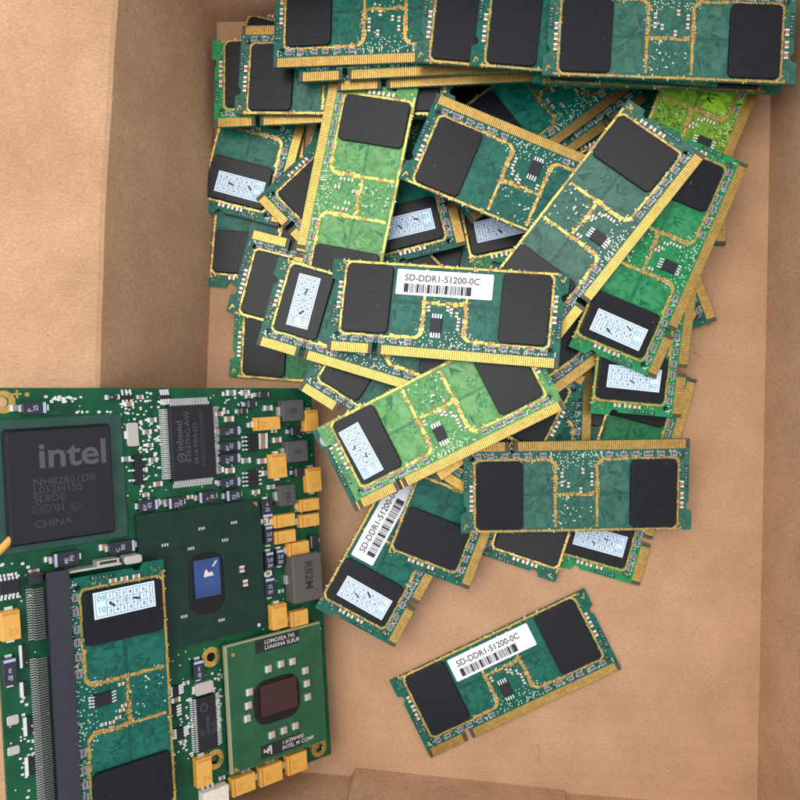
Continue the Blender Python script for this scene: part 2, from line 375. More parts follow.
    return b.build('circuit_board', [mk[0], mk[1], mk[2], GOLD, DOT, BROWN, GOLD_DULL], parent), nx
def make_contacts(nx, parent):
    b = MB(); z = ZT + .03
    for a, c in ((-32.7, nx - .85), (nx + .85, 32.7)):
        b.box(a, c, -13.45, -10.85, ZT + .002, z, 1, bottom=False)
        for e in (a, c - .9): b.box(e + .02, e + .88, -13.42, -10.9, z, z + .02, 2, bottom=False)
        n = int((c - a - 1.9) / .6); x = a + .95 + ((c - a - 1.9) - n * .6) / 2
        for i in range(n):
            b.box(x + .09, x + .51, -13.40, -10.75, z - .005, z + .05, 0, bottom=False); x += .6
    return b.build('edge_contacts', [GOLD, TAN, BROWN], parent)
def make_chip(s, parent):
    b = MB(); b.slab(s * 22.4, 2.45, 13.6, 20.1, 1.6, ZT + .02, ZT + .9, .22, 0, 5, taper=.06)
    return b.build('memory_chip', [CHIP], parent)
def make_small(x, y, w, h, z, kind, parent, rot=False):
    b = MB()
    z0 = ZT + .05
    if kind == 'pack':
        b.box(x - w / 2, x + w / 2, y - h * .28, y + h * .28, z0, z0 + z, 0)
        n = 4
        for i in range(n):
            xx = x - w / 2 + w * (i + .5) / n
            for k in (-1, 1): b.box(xx - .13, xx + .13, y + k * h * .40 - h * .12, y + k * h * .40 + h * .12, z0, z0 + z * .8, 1)
        b.quad(x - w * .3, x + w * .3, y - h * .1, y + h * .1, z0 + z + .01, 2)
        return b.build('resistor_pack', [PACK, PACKP, BLACKCAP], parent)
    if rot:
        b.box(x - w / 2, x + w / 2, y - h * .26, y + h * .26, z0, z0 + z, 0)
        for k in (-1, 1): b.box(x - w / 2 - .02, x + w / 2 + .02, min(y + k * h * .262, y + k * h * .5), max(y + k * h * .262, y + k * h * .5), z0, z0 + z * 1.05, 1)
    else:
        b.box(x - w * .26, x + w * .26, y - h / 2, y + h / 2, z0, z0 + z, 0)
        for k in (-1, 1): b.box(min(x + k * w * .262, x + k * w * .5), max(x + k * w * .262, x + k * w * .5), y - h / 2 - .02, y + h / 2 + .02, z0, z0 + z * 1.05, 1)
    return b.build('capacitor', [BODY, SOLDER], parent)
PACKP = mat('pack_terminal', (0.42, 0.40, 0.44), 0.4, 0.3)
def soic(b, x0, x1, y0, y1, z0, z1, pins, axis, pw, pl, zp):
    """gull-wing package: body material 0, pins material 1 on the two sides along axis"""
    b.slab((x0 + x1) / 2, (y0 + y1) / 2, x1 - x0, y1 - y0, .12, z0, z1, .12, 0, 2)
    for i in range(pins):
        t = (i + .5) / pins
        for k in (0, 1):
            if axis == 'y':
                x = x0 + (x1 - x0) * t; e = y1 if k else y0; sg = 1 if k else -1
                a, c = sorted((e, e + sg * pl * .45)); b.box(x - pw / 2, x + pw / 2, a, c, zp, zp + .2, 1)
                a, c = sorted((e + sg * pl * .45, e + sg * pl)); b.box(x - pw / 2, x + pw / 2, a, c, z0, z0 + .2, 1)
            else:
                y = y0 + (y1 - y0) * t; e = x1 if k else x0; sg = 1 if k else -1
                a, c = sorted((e, e + sg * pl * .45)); b.box(a, c, y - pw / 2, y + pw / 2, zp, zp + .2, 1)
                a, c = sorted((e + sg * pl * .45, e + sg * pl)); b.box(a, c, y - pw / 2, y + pw / 2, z0, z0 + .2, 1)
def make_module(face, seed):
    root = empty('memory_module')
    board, nx = make_board(face, root, seed)
    make_contacts(nx, root)
    for s in (-1, 1):
        make_chip(s, root)
        for y in (6.0, 3.0, -.1): make_small(s * 30.72, y + rnd.uniform(-.2, .2), 1.0, 1.9, .5, 'cap', root, rot=True)
        for x in (9.4, 13.6, 17.2, 20.4, 24.6, 28.2): make_small(s * x + (.4 if s > 0 else 0), -9.35, 2.0, 1.5, .35, 'pack', root)
    if face == 'front':
        b = MB(); soic(b, -3.5, -.4, -6.2, -2.0, ZT + .12, ZT + 1.0, 4, 'y', .34, 1.3, ZT + .5)
        b.build('eeprom_chip', [MOULD, SOLDER], root)
        for x, y in ((-4.5, .6), (2.0, .4), (3.6, -.6), (4.3, -2.2), (4.2, -4.2), (1.0, 1.0)): make_small(x, y, .8, 1.4, .45, 'cap', root, rot=True)
    else:
        for x, y in ((-4.4, -3.4), (-4.4, -1.0), (-1.8, -4.6), (-1.2, 1.0), (2.4, -.6), (4.3, -1.0), (4.3, -3.6)): make_small(x, y, .8, 1.5, .45, 'cap', root, rot=True)
    return root
def grid_sticker(seed):
    """small pale grid sticker of month and year cells, local origin at its centre, long side along y"""
    q = random.Random(seed); b = MB(); w, h = 6.6, 15.6
    b.box(-w / 2, w / 2, -h / 2, h / 2, 0, .05, 0)
    z = .06
    def line(x0, y0, x1, y1, t=.10, dz=0): b.seg(x0, y0, x1, y1, t * 1.3, z + dz, 1)
    x0, x1, y0, y1 = -w / 2 + .5, w / 2 - .5, -h / 2 + .5, h / 2 - .5
    for x in (x0, x1): line(x, y0, x, y1)
    for y in (y0, y1): line(x0, y, x1, y, dz=.002)
    yc = y0 + 2.7; line(x0, yc, x1, yc, .12, .004)
    c3 = [(x0 + (x1 - x0) * k / 3) for k in (1, 2)]
    for x in c3: line(x, yc, x, y1, .10, .006)
    n = 7; dy = (y1 - yc) / n
    for i in range(1, n): line(x0, yc + dy * i, x1, yc + dy * i, .10, .008)
    k = 1
    for c in range(3):
        for i in range(n):
            t = str(k if k < 13 else (k - 12)); k += 1
            xc = x0 + (x1 - x0) * (c + .5) / 3; yy = yc + dy * (i + .5)
            b.text(t, xc + .45, yy - .45 * len(t) * .6, 1.0, z + .01, 1, rot=90, bold=.014)
    for i, t in enumerate(('09', '10')):
        b.text(t, x0 + 1.9 + i * 2.8, y0 + .35, 1.5, z + .012, 2, rot=90, bold=.01)
    for (xx, yy) in ((q.uniform(-1.6, .2), q.uniform(0, 3.2)), (q.uniform(.2, 1.8), q.uniform(-3.5, -.5))):
        a = math.radians(q.uniform(35, 80)); l = q.uniform(.7, 1.1); r_ = q.uniform(.2, .34)
        b.poly([(xx + l * sx_ * math.cos(a) - r_ * math.sin(a) * sy_, yy + l * sx_ * math.sin(a) + r_ * math.cos(a) * sy_, z + .03) for sx_, sy_ in ((-.8, -1), (.8, -.9), (1.05, .1), (.75, 1), (-.9, .8), (-1.1, -.1))], 3)
    return b.build('grid_sticker', [PAPERB, INKB, INKL, INK])
def code_label():
    b = MB(); q = random.Random(5)
    x0, x1, y0, y1 = -14.6, 13.0, 4.3, 11.7; z0 = ZT + .14
    b.slab((x0 + x1) / 2, (y0 + y1) / 2, x1 - x0, y1 - y0, .35, z0, z0 + .06, .01, 0, 3)
    b.text('SD-DDR1-51200-0C', x0 + 2.3, y0 + 4.15, 1.85, z0 + .072, 1, sx=.96, bold=.016)
    x = x0 + 2.3
    for w in (1.3, .25, .3, .2, .2, .7, .3, .25, .4, .2, .9, .3, .25, .2, .7, .3, .2, .25, .9, .2, .3, .25, .2, .35, .3, .25, .7, .2, .25, .3, 1.0, 1.1):
        if x + w > x0 + 21.6: break
        b.quad(x, x + w, y0 + .75, y0 + 3.3, z0 + .072, 1); x += w + q.choice((.18, .2, .3, .35))
    b.quad(x0 + 20.2, x0 + 21.6, y0 + .75, y0 + 3.3, z0 + .075, 1)
    return b.build('barcode_label', [PAPER, INK])

PROTO = {('front', 0): make_module('front', 11), ('front', 1): make_module('front', 57), ('back', 0): make_module('back', 23), ('back', 1): make_module('back', 91)}
STICK = [grid_sticker(s) for s in (1, 2, 3, 4, 5, 6, 7)]
CODE = code_label()

# ------------------------------------------------------------------ the cardboard box and what it stands on
BH = 51.0
def solid(name, pts, off, material, parent):
    """panel from a ring of inner-face points, thickened by the offset vector"""
    b = MB(); k = len(pts); P = [Vector(p) for p in pts]; o = Vector(off)
    b.poly(P, 0); b.poly([p + o for p in reversed(P)], 0)
    for i in range(k):
        j = (i + 1) % k; b.poly([P[j], P[i], P[i] + o, P[j] + o], 1)
    ob = b.build(name, [material, CARD_EDGE], parent)
    return ob
def bow(pa, pb, n, amt, rr):
    return [Vector(pa).lerp(Vector(pb), i / n) + Vector((rr.uniform(-amt, amt), 0, rr.uniform(-amt, amt))) for i in range(n + 1)]
box = empty('cardboard_box', Matrix.Translation((0, 0, 0)))
fBL, fBR = at_h(217, 22, 0), at_h(772, 18, 0)
fFL, fFR = at_h(199, 764, 0), at_h(757, 808.5, 0)
tBL, tFL = at_h(123, -90, BH), at_h(83, 858, BH)
tBR = fBR + Vector((5, 6, BH)); tFR = fFR + Vector((5, -7, BH))
rr = random.Random(3)
solid('bottom_panel', [fBL + Vector((-2.5, 2, 0)), fFL + Vector((-2.5, -2, 0)), fFR + Vector((2.5, -2, 0)), fBR + Vector((2.5, 2, 0))], (0, 0, -3), CARD, box)
# long side walls are gently wavy along the crease, as board that has been folded by hand
crease = [at_h(x, y, BH) for x, y in ((123, -90), (118.5, 0), (114.5, 50), (111.5, 110), (107.5, 170), (104.8, 220), (103.6, 270), (101.5, 320), (100.2, 385), (95, 520), (90, 690), (83, 858))]
def strip(name, A, B, off, material, parent):
    b = MB(); n = len(A); o = Vector(off)
    for i in range(n - 1):
        b.poly([A[i], A[i + 1], B[i + 1], B[i]], 0); b.poly([B[i] + o, B[i + 1] + o, A[i + 1] + o, A[i] + o], 0)
        b.poly([A[i + 1], A[i], A[i] + o, A[i + 1] + o], 1); b.poly([B[i], B[i + 1], B[i + 1] + o, B[i] + o], 1)
    b.poly([A[0], B[0], B[0] + o, A[0] + o], 1); b.poly([B[-1], A[-1], A[-1] + o, B[-1] + o], 1)
    return b.build(name, [material, CARD_EDGE], parent)
n = len(crease)
ts = [(crease[0].y - c.y) / (crease[0].y - crease[-1].y) for c in crease]
base_l = [fBL.lerp(fFL, t) + Vector((.5 * math.sin(9 * t), 0, 0)) for t in ts]
strip('side_wall', base_l, crease, (-3, 0, 0), CARD_Y, box)
strip('side_wall', [fFR, fBR], [tFR, tBR], (3, 0, 0), CARD_Y, box)
strip('end_wall', [fBR, fBL], [tBR, tBL], (0, 3, 0), CARD, box)
strip('end_wall', [fFL, fFR], [tFL, tFR], (0, -3, 0), CARD, box)
# rounded fold, then the flap opened outwards
fold = [c + Vector((-1.1, 0, .75)) for c in crease]; fold2 = [c + Vector((-3.0, 0, 1.0)) for c in crease]
outer = [Vector((-152 - 3 * math.sin(i), c.y, BH - 3)) for i, c in enumerate(crease)]
fl = MB()
for i in range(n - 1):
    for P, Q in ((crease, fold), (fold, fold2), (fold2, outer)):
        fl.poly([P[i], P[i + 1], Q[i + 1], Q[i]], 0); 
        fl.poly([Q[i] + Vector((0, 0, -3)), Q[i + 1] + Vector((0, 0, -3)), P[i + 1] + Vector((-3, 0, -3)), P[i] + Vector((-3, 0, -3))], 0)
fl.build('open_flap', [CARD], box)
solid('open_flap', [tBR + Vector((3, 0, 0)), tFR + Vector((3, 0, 0)), tFR + Vector((60, 0, -8)), tBR + Vector((60, 0, -8))], (0, 0, -3), CARD, box)
# lip of the inner bottom flap that shows in front of the front wall
g0, g1 = at_h(356, 767.5, 0), at_h(564, 790, 0)
lip = [g0 + Vector((-1.2, -2.2, 0)), g0, g1, g1 + Vector((.6, -1.8, 0))]
strip('inner_lip', [p + Vector((0, 0, .05)) for p in lip], [p + Vector((0, -6.0, BH - 4)) for p in lip], (0, -.9, 0), CARD, box)
for pts in ([(537.5, 744), (539.2, 750), (538.8, 757), (538, 762)], [(693, 352), (699, 355), (704.5, 359)], [(678, 372), (684, 376), (689, 377)]):
    sc_ = MB(); P = [at_h(px, py, .15) for px, py in pts]
    for i in range(len(P) - 1): sc_.seg(P[i].x, P[i].y, P[i + 1].x, P[i + 1].y, (.09 if i % 2 else .14), .12 + .03 * i, 0)
    sc_.build('scuff_mark', [CARD_EDGE], box)
box['label'] = 'open brown cardboard box holding the pile of memory modules'; box['category'] = 'box'
tab = MB(); tab.quad(-900, 900, -900, 900, -3.4)
t = tab.build('table_surface', [mat('grey_table', (0.30, 0.29, 0.28), 0.6, noise=0.1, nscale=3)]); t['kind'] = 'structure'

# ------------------------------------------------------------------ the pile: pose = x, y, z of board centre (mm), turn, slopes along and across
PILE_GROUP = 'laptop memory modules piled in the box'
used = set(); MODULES = {}
def dress(o, mask):
    for ch in o.children:
        if ch.name.startswith('circuit_board'):
            for i, mt in enumerate(MASKS[mask]):
                ch.material_slots[i].link = 'OBJECT'; ch.material_slots[i].material = mt
def jit(): return rnd.uniform(-1, 1)
def place(o, x, y, z, turn, a, b):
    c, s = math.cos(math.radians(turn)), math.sin(math.radians(turn))
    ex = Vector((c, s, a)).normalized(); n = Vector((c, s, a)).cross(Vector((-s, c, b))).normalized(); ey = n.cross(ex)
    mw = Matrix(((ex[0], ey[0], n[0], x * MM), (ex[1], ey[1], n[1], y * MM), (ex[2], ey[2], n[2], z * MM), (0, 0, 0, 1)))
    o.matrix_world = mw
def new_module(face, var, mask, label, sticker=None, code=False):
    p = PROTO[(face, var)]
    if (face, var) in used:
        o = copy_tree(p)
        for ch in list(o.children):
            if ch.name.startswith(('memory_chip', 'barcode_label')):
                for g in list(ch.children): bpy.data.objects.remove(g)
                if ch.name.startswith('barcode_label'): bpy.data.objects.remove(ch)
    else:
        o = p; used.add((face, var))
    dress(o, mask)
    if sticker:
        xs, dy, k, rot = sticker
        chip = [c for c in o.children if c.name.startswith('memory_chip')][0 if xs < 0 else 1]
        st = STICK[k].copy(); COL.objects.link(st); st.parent = chip
        st.location = ((xs + .25 * jit()) * MM, (2.45 + dy + .5 * jit()) * MM, (ZT + .905) * MM); st.rotation_euler = (0, 0, math.radians(rot + 2.2 * jit()))
    if code:
        cl = CODE.copy(); COL.objects.link(cl); cl.parent = o
    o['label'] = label; o['category'] = 'memory module'; o['group'] = PILE_GROUP
    return o
BUR = 'green memory module buried inside the stack at the back of the box'
SPEC = {
 'Q': ('back', 0, 'teal', None, False, 'memory module on the floor under the stickered one by the left wall', (-65, 69.05, 0.6, 85, 0, 0)),
 'N1': ('back', 1, 'teal', None, False, BUR, (13.08, 33.7, 0.6, -12, 0, 0)),
 'N2': ('back', 0, 'teal', None, False, 'dark teal memory module barely visible between the stickered and pale green upright ones', (-39.34, 66.31, 1.69, 72, -0.0173, 0.0387)),
 'R': ('back', 1, 'green', None, False, 'green memory module on the box floor behind the motherboard, under the stickered tilted module', (-39.92, 18.29, 2.05, -184.5, 0, -0.1076)),
 'I': ('front', 0, 'teal', (-23.6, -0.6, 1, 0), False, 'upright teal memory module with white grid sticker beside the left wall', (-62.69, 89.99, 2.65, 75, 0, 0)),
 'P': ('back', 0, 'teal', None, False, 'teal memory module with bare black chip just left of the leaning grid sticker', (-38.19, 32.09, 5.01, -195, 0, 0)),
 'J': ('front', 1, 'teal', None, False, 'slanting memory module showing a triangle of black chip left of the pale green one', (-32.07, 48.59, 6.18, -46, 0.0448, -0.0723)),
 'CC': ('back', 1, 'teal', None, False, 'memory module showing only a short gold contact end upper right of the pile', (66.38, 80.07, 0.6, 90, 0, 0)),
 'BB': ('back', 0, 'teal', None, False, 'memory module with pale gold contact corner poking out at the right edge, lower', (52.71, 50.42, 2.65, 110, 0, 0)),
 'X2': ('front', 1, 'green', (-22.7, -0.4, 2, 0), False, 'green memory module with grid sticker peeking out below the level horizontal module', (49.67, -21.9, 0.6, 74.7, 0, 0)),
 'X1': ('back', 0, 'teal', None, False, 'plain black chip memory module peeking out below the level one, left of a stickered one', (25.3, -19.8, 1.78, -107, -0.0024, 0.0825)),
 'HH': ('front', 0, 'green', (-22.4, 0, 3, 0), False, 'bright green stickered memory module half hidden under slanted modules above centre', (9.32, 75.64, 1.46, 101.5, -0.0241, 0.0051)),
 'W': ('front', 1, 'teal', (-23.7, -0.2, 4, 0), True, 'memory module with barcode label and grid sticker beside the motherboard', (-16.65, -39.5, 9.47, 61.3, -0.08, 0.11)),
 'V': ('back', 0, 'teal', None, False, 'memory module with one plain black chip overlapping the barcode label beside it', (0.92, -21.65, 8.97, 69, -0.0645, 0.11)),
 'GG': ('front', 1, 'teal', (-22.6, -0.2, 5, 0), False, 'stickered memory module just right of the pale green upright one', (-20.01, 75.71, 5.58, 104, -0.08, 0.037)),
 'II': ('back', 1, 'teal', None, False, 'slanted memory module whose lower left corner pokes out above the central barcode label', (21.63, 83.38, 5.21, 35, -0.08, -0.055)),
 'FF': ('back', 0, 'teal', None, False, 'slanted memory module with bare green sites and gold edge beneath the back stack', (28.46, 93.81, 6.14, 37, -0.08, -0.0523)),
 'LL': ('back', 1, 'teal', None, False, 'memory module showing a short upright gold strip above the level horizontal module', (25.3, 0, 7.71, 88, -0.0244, 0.11)),
 'S1': ('front', 0, 'teal', None, False, 'memory module whose gold contact corner lies over the top right corner of the motherboard', (-14.31, -2.69, 12.9, -32, -0.0346, -0.1019)),
 'KK': ('back', 0, 'teal', None, False, 'memory module with black chip corner under the right end of the central barcode module', (2.09, 9.84, 12.66, -208, 0.0424, 0.11)),
 'NN': ('front', 1, 'grey', None, False, 'memory module showing a short slanted gold strip under the pale green stickered module', (10.89, 6.19, 14.54, 37, -0.08, -0.0129)),
 'F1': ('back', 1, 'teal', None, False, BUR, (-2.43, 109.81, 6.05, -181, -0.0407, 0.11)),
 'G1': ('back', 1, 'teal', None, False, BUR, (57.4, 107.33, 6.9, -183, 0.08, 0.11)),
 'F2': ('back', 0, 'teal', None, False, BUR, (-6.95, 108.05, 9, 1, 0.0719, -0.11)),
 'G2': ('back', 0, 'teal', None, False, BUR, (55.07, 106.31, 10.68, -184, 0.08, 0.11)),
 'F3': ('back', 1, 'teal', None, False, BUR, (-12.94, 108.78, 10.53, -2, 0.0776, -0.1059)),
 'G3': ('back', 1, 'teal', None, False, BUR, (56.9, 105.34, 12.7, -3.5, -0.08, -0.1093)),
 'DD': ('front', 0, 'lime', None, False, 'yellow green memory module under the right end of the back stack', (66.42, 77.96, 13.34, 69, 0.08, 0.1069)),
 'H': ('front', 1, 'green', None, False, 'green memory module lowest of the two in the back left corner', (-44.01, 97.76, 11.08, -0.5, 0.0776, 0)),
 'G': ('back', 1, 'grey', None, False, 'grey green memory module uppermost of the two in the back left corner', (-35.4, 99.01, 13.8, -183.5, -0.0773, -0.0041)),
 'K': ('back', 1, 'light', None, False, 'pale green upright memory module with gold contacts on its left edge', (-33.12, 60.8, 15.44, -102, -0.0319, 0.0995)),
 'L': ('front', 0, 'teal', None, False, 'dark teal memory module with scuffed black chip sloping down right under the back stack', (17.44, 64.12, 16.75, -203, 0.0519, -0.0003)),
 'Z': ('front', 0, 'green', (-22.5, -0.4, 6, 0), False, 'green stickered memory module partly covered by another bright green stickered one at right', (53.77, 28.49, 14.48, 84.3, 0.08, 0.11)),
 'Y': ('front', 0, 'green', (-24.1, -0.4, 0, 0), False, 'bright green memory module with white grid sticker on top at the right of the pile', (55.69, 41.53, 17.76, 67.4, 0.0445, 0.11)),
 'M': ('front', 1, 'grey', None, False, 'grey teal memory module slanting steeply up right with large bare black chip', (36.39, 50.03, 20.36, 52, 0.0763, -0.11)),
 'O': ('front', 0, 'teal', (-22.6, 0.2, 1, 0), False, 'teal memory module with leaning grid sticker tucked under the central barcode module', (-26.09, 20.01, 17.97, -16.8, 0.0241, 0.0081)),
 'U': ('back', 0, 'grey', None, False, 'level grey green memory module with two bare black chips at lower right of the pile', (32.95, -25.15, 14.76, -179, 0.08, -0.11)),
 'OO': ('front', 1, 'teal', None, False, 'memory module with round white sticker under the left end of the pale green stickered one', (-8.37, -6.09, 20.06, 27, 0.08, -0.001)),
 'T': ('front', 1, 'light', (-24.9, -0.6, 2, 0), False, 'pale green memory module with grid sticker sloping up right below centre', (-6.57, -5.05, 22.28, 26.8, 0.08, -0.0007)),
 'N': ('front', 0, 'teal', None, True, 'memory module with white barcode label on top at the centre of the pile', (-5.19, 24.76, 24.78, -5.1, 0.08, -0.11)),
 'G4': ('back', 0, 'teal', None, False, BUR, (56.59, 102.39, 18.67, -183.5, 0.0109, -0.0676)),
 'F': ('front', 0, 'teal', None, False, 'lowest of the gold contact rows showing at the front of the back stack', (-4.04, 104.39, 19.63, -0.7, 0.0773, -0.0289)),
 'E': ('front', 1, 'teal', None, False, 'middle of the gold contact rows showing at the front of the back stack', (-15.29, 106.89, 20.74, -0.7, 0.0773, -0.0289)),
 'D': ('back', 1, 'teal', None, False, 'leftmost top memory module of the back stack with gold contacts along its front', (-22.43, 110.26, 22.14, -1.5, 0.0776, -0.0278)),
 'EE': ('back', 1, 'teal', None, False, 'memory module directly under the top right module of the back stack, one dark corner showing', (53.71, 100.71, 22.66, -183.3, 0.0506, 0.0214)),
 'C': ('back', 0, 'grey', None, False, 'second of the fanned top modules at the back, only a chip end showing', (21.45, 105, 26.21, -186, 0.0214, 0.0224)),
 'B': ('back', 1, 'teal', None, False, 'third of the fanned top modules at the back, only a chip end showing', (36.83, 102.52, 27.95, -186, 0.0214, 0.0224)),
 'A': ('back', 0, 'grey', None, False, 'top right memory module of the back stack, fully visible with two black chips', (56.07, 100.24, 29.59, -183.5, 0.0221, 0.0214)),
 'LONE': ('front', 0, 'teal', None, True, 'memory module with barcode label lying alone on the bare box floor', (13.23, -85.48, 0.6, 26.6, 0, 0)),
}
for key, (face, var, mask, sticker, code, label, pose) in SPEC.items():
    o = new_module(face, var, mask, label, sticker, code); place(o, *pose); MODULES[key] = o
# round white sticker glimpsed through the side notch of the pale green module
b = MB(); b.rings([[(-31.4 + 1.6 * math.cos(2 * math.pi * i / 24), 9.4 + 1.8 * math.sin(2 * math.pi * i / 24), z) for i in range(24)] for z in (ZT + .08, ZT + .16)], 0)
b.text('TO', -32.3, 10.3, 1.3, ZT + .175, 1, rot=-60, bold=.01)
b.build('round_sticker', [mat('shaded_white_paper', (0.42, 0.42, 0.47), 0.6), INK], MODULES['OO'])  # white paper, its shadow put into the colour as grey

# ------------------------------------------------------------------ the motherboard leaning on the left wall of the box
SB = 0.97
_p = Vector((-41 * SB, (400 - 560) / FOC * 240 * SB, 240 * SB))
def c2w(v): return AX_R * v[0] + AX_U * v[1] + AX_D * v[2]
_u = Vector((.777, .043, .628)).normalized(); _v = Vector((-.055, 1, 0)); _v = (_v - _u * _v.dot(_u)).normalized()
PW = Vector((0, 0, CAM_H)) + c2w(_p); UW = c2w(_u); VW = c2w(_v); NW = UW.cross(VW)
def hit(px, py, h=0.0):
    o = Vector((0, 0, CAM_H)); v = ray(px, py); return o + v * ((PW + NW * h - o).dot(NW) / v.dot(NW))
ORG = hit(311, 388)
def bl(px, py, h=0.0):
    q = hit(px, py, h) - ORG; return q.dot(UW), q.dot(VW)
mb = empty('motherboard', Matrix(((UW[0], VW[0], NW[0], ORG[0] * MM), (UW[1], VW[1], NW[1], ORG[1] * MM), (UW[2], VW[2], NW[2], ORG[2] * MM), (0, 0, 0, 1))))
mb['label'] = 'green computer motherboard propped on the box edge at lower left'; mb['category'] = 'motherboard'
def area(px0, py0, px1, py1, h):
    """board rectangle (u0, u1, v0, v1) whose top face at height h covers the given picture box"""
    yc = (py0 + py1) / 2; xc = (px0 + px1) / 2
    u0 = bl(px0, yc, h)[0]; u1 = bl(px1, yc, h)[0]; v1 = bl(xc, py0, h)[1]; v0 = bl(xc, py1, h)[1]
    return min(u0, u1), max(u0, u1), min(v0, v1), max(v0, v1)
BU0, BV0 = -90.5, -112.3
VTL = bl(-8, 387.5)[1]
def vtop(x): return VTL * x / BU0
holes = []
for px, py in ((3, 402), (211, 657), (215, 759.5), (319, 747.6)): holes.append(bl(px, py))
cutx, cuty = 3.2, 3.2
q = random.Random(42)
pcb = MB()
v_, f_ = sheet_with_holes([(0, 0), (0, BV0), (BU0, BV0), (BU0, VTL)], [(x, y, 1.25) for x, y in holes], .8)
pcb.v += [(x, y, z - .8) for x, y, z in v_]; pcb.f += f_; pcb.m += [0] * len(f_)
for x, y in holes:
    pcb.ring(x, y, 1.27, 2.75, .03, 3, 32)
for k in range(260):   # traces
    x, y = q.uniform(BU0 + 3, -2), q.uniform(BV0 + 2, -2); a = q.choice((0, 45, 90, 135)); l = q.uniform(1.5, 7); n_ = q.choice((1, 2, 3))
    for i in range(n_):
        ox, oy = -math.sin(math.radians(a)) * i * .45, math.cos(math.radians(a)) * i * .45
        x1, y1 = x + ox + l * math.cos(math.radians(a)), y + oy + l * math.sin(math.radians(a))
        if -86 < x1 < -1 and BV0 + 1 < y1 < -1: pcb.seg(x + ox, y + oy, x1, y1, .2, .012 + k * .0002, 1 if q.random() < .7 else 2)
for k in range(620):   # vias and test pads
    x, y = q.uniform(BU0 + 1, -1), q.uniform(BV0 + 1, -1)
    pcb.disc(x, y, q.uniform(.14, .27), .07 + k * .00005, 4 if q.random() < .7 else 2, 7)
for (x0, y0, x1, y1, n_) in ((45, 396, 82, 402, 26), (76, 411, 112, 413, 12), (120, 392, 152, 420, 34), (136, 420, 160, 500, 80), (222, 388, 255, 410, 26), (150, 690, 166, 790, 40), (178, 690, 196, 760, 34), (212, 672, 222, 730, 50), (158, 395, 170, 408, 8), (20, 690, 34, 800, 30), (0, 560, 34, 600, 16)):
    for k in range(n_):
        px, py = q.uniform(x0, x1), q.uniform(y0, y1); x, y = bl(px, py)
        if x > -.6 or x < BU0 + .6 or y > vtop(x) - .7 or y < BV0 + .7: continue
        r_ = q.uniform(.2, .42)
        pcb.box(x - r_, x + r_, y - r_ * .8, y + r_ * .8, .10, .16 + k * .0004, 5, bottom=False)
def plus(px, py, s):
    x, y = bl(px, py); pcb.seg(x - s, y, x + s, y, .5, .05, 3); pcb.seg(x, y - s, x, y + s, .5, .055, 3)
plus(17, 394, 1.0); plus(310, 745, .8); x, y = bl(27, 394.5); pcb.disc(x, y, .55, .05, 3, 14)
MBG = (mat('board_green', (0.004, 0.070, 0.028), 0.42, spec=0.22, noise=0.35, nscale=1.1, bump=0.06, bscale=24), mat('board_trace', (0.010, 0.105, 0.046), 0.42, spec=0.22), mat('board_dark_trace', (0.003, 0.050, 0.026), 0.4))
pcb.build('circuit_board', [*MBG, GOLD, DOT, SOLDER], mb)
def part(name, b, mats): return b.build(name, mats, mb)
# --- southbridge package
u0, u1, v0, v1 = area(-9, 417, 125, 547, .5)
b = MB(); b.slab((u0 + u1) / 2, (v0 + v1) / 2, u1 - u0, v1 - v0, .4, .05, .55, .05, 0, 2)
b.build('package_base', [mat('base_green', (0.006, 0.052, 0.036), 0.4, noise=0.25, nscale=2)], mb)
u0, u1, v0, v1 = area(9, 429.5, 112, 538, 2.4)
b = MB(); b.slab((u0 + u1) / 2, (v0 + v1) / 2, u1 - u0 + 1.6, v1 - v0 + 1.6, 1.0, .56, 2.4, .12, 0, 2, taper=.7)
def btext(b, s, px, py, size, h, m_, **k):
    x, y = bl(px, py, h); b.text(s, x, y, size, h + .03, m_, **k)
btext(b, 'intel', 38, 468, 6.0, 2.4, 1, bold=.020, sx=1.12)
for s_, px, py, sz in (('NH82801DB', 33, 486.5, 1.75), ('L052H155', 33, 494.5, 1.75), ('SL8DE', 33.5, 503, 1.75), ("'01", 52, 511.5, 1.75), ('CHINA', 34.5, 528.5, 1.75)):
    btext(b, s_, px, py, sz, 2.4, 2, sx=1.12)
for px, py, ch in ((37, 509.5, 'M'), (46.5, 509, 'C'), (76, 506, 'e1')):
    x, y = bl(px, py, 2.4); b.ring(x, y, .95, 1.13, 2.43, 2, 18); b.text(ch, x, y - .5, .95, 2.435, 2, align='CENTER')
part('chip_package', b, [MOULD, MARK, MARKF])
# --- quad flat pack with upright printing
u0, u1, v0, v1 = area(172.5, 406, 215, 478.5, 2.6); H_ = 2.6
b = MB(); b.slab((u0 + u1) / 2, (v0 + v1) / 2, u1 - u0 + .7, v1 - v0 + .7, .3, .35, H_, .1, 0, 2, taper=.35)
n_ = 38
for i in range(n_):
    y = v0 + .6 + (v1 - v0 - 1.2) * i / (n_ - 1)
    for e, sg in ((u0 - .35, -1), (u1 + .35, 1)):
        a, c = sorted((e, e + sg * .9)); b.box(a, c, y - .11, y + .11, 1.0, 1.2, 3)
        a, c = sorted((e + sg * .9, e + sg * 2.1)); b.box(a, c, y - .11, y + .11, .15, .35, 3)
        a, c = sorted((e + sg * .82, e + sg * 1.02)); b.box(a, c, y - .11, y + .11, .36, .99, 3)
n_ = 26
for i in range(n_):
    x = u0 + .6 + (u1 - u0 - 1.2) * i / (n_ - 1)
    for e, sg in ((v0 - .35, -1), (v1 + .35, 1)):
        a, c = sorted((e, e + sg * .8)); b.box(x - .11, x + .11, a, c, 1.0, 1.2, 3)
        a, c = sorted((e + sg * .8, e + sg * 1.9)); b.box(x - .11, x + .11, a, c, .15, .35, 3)
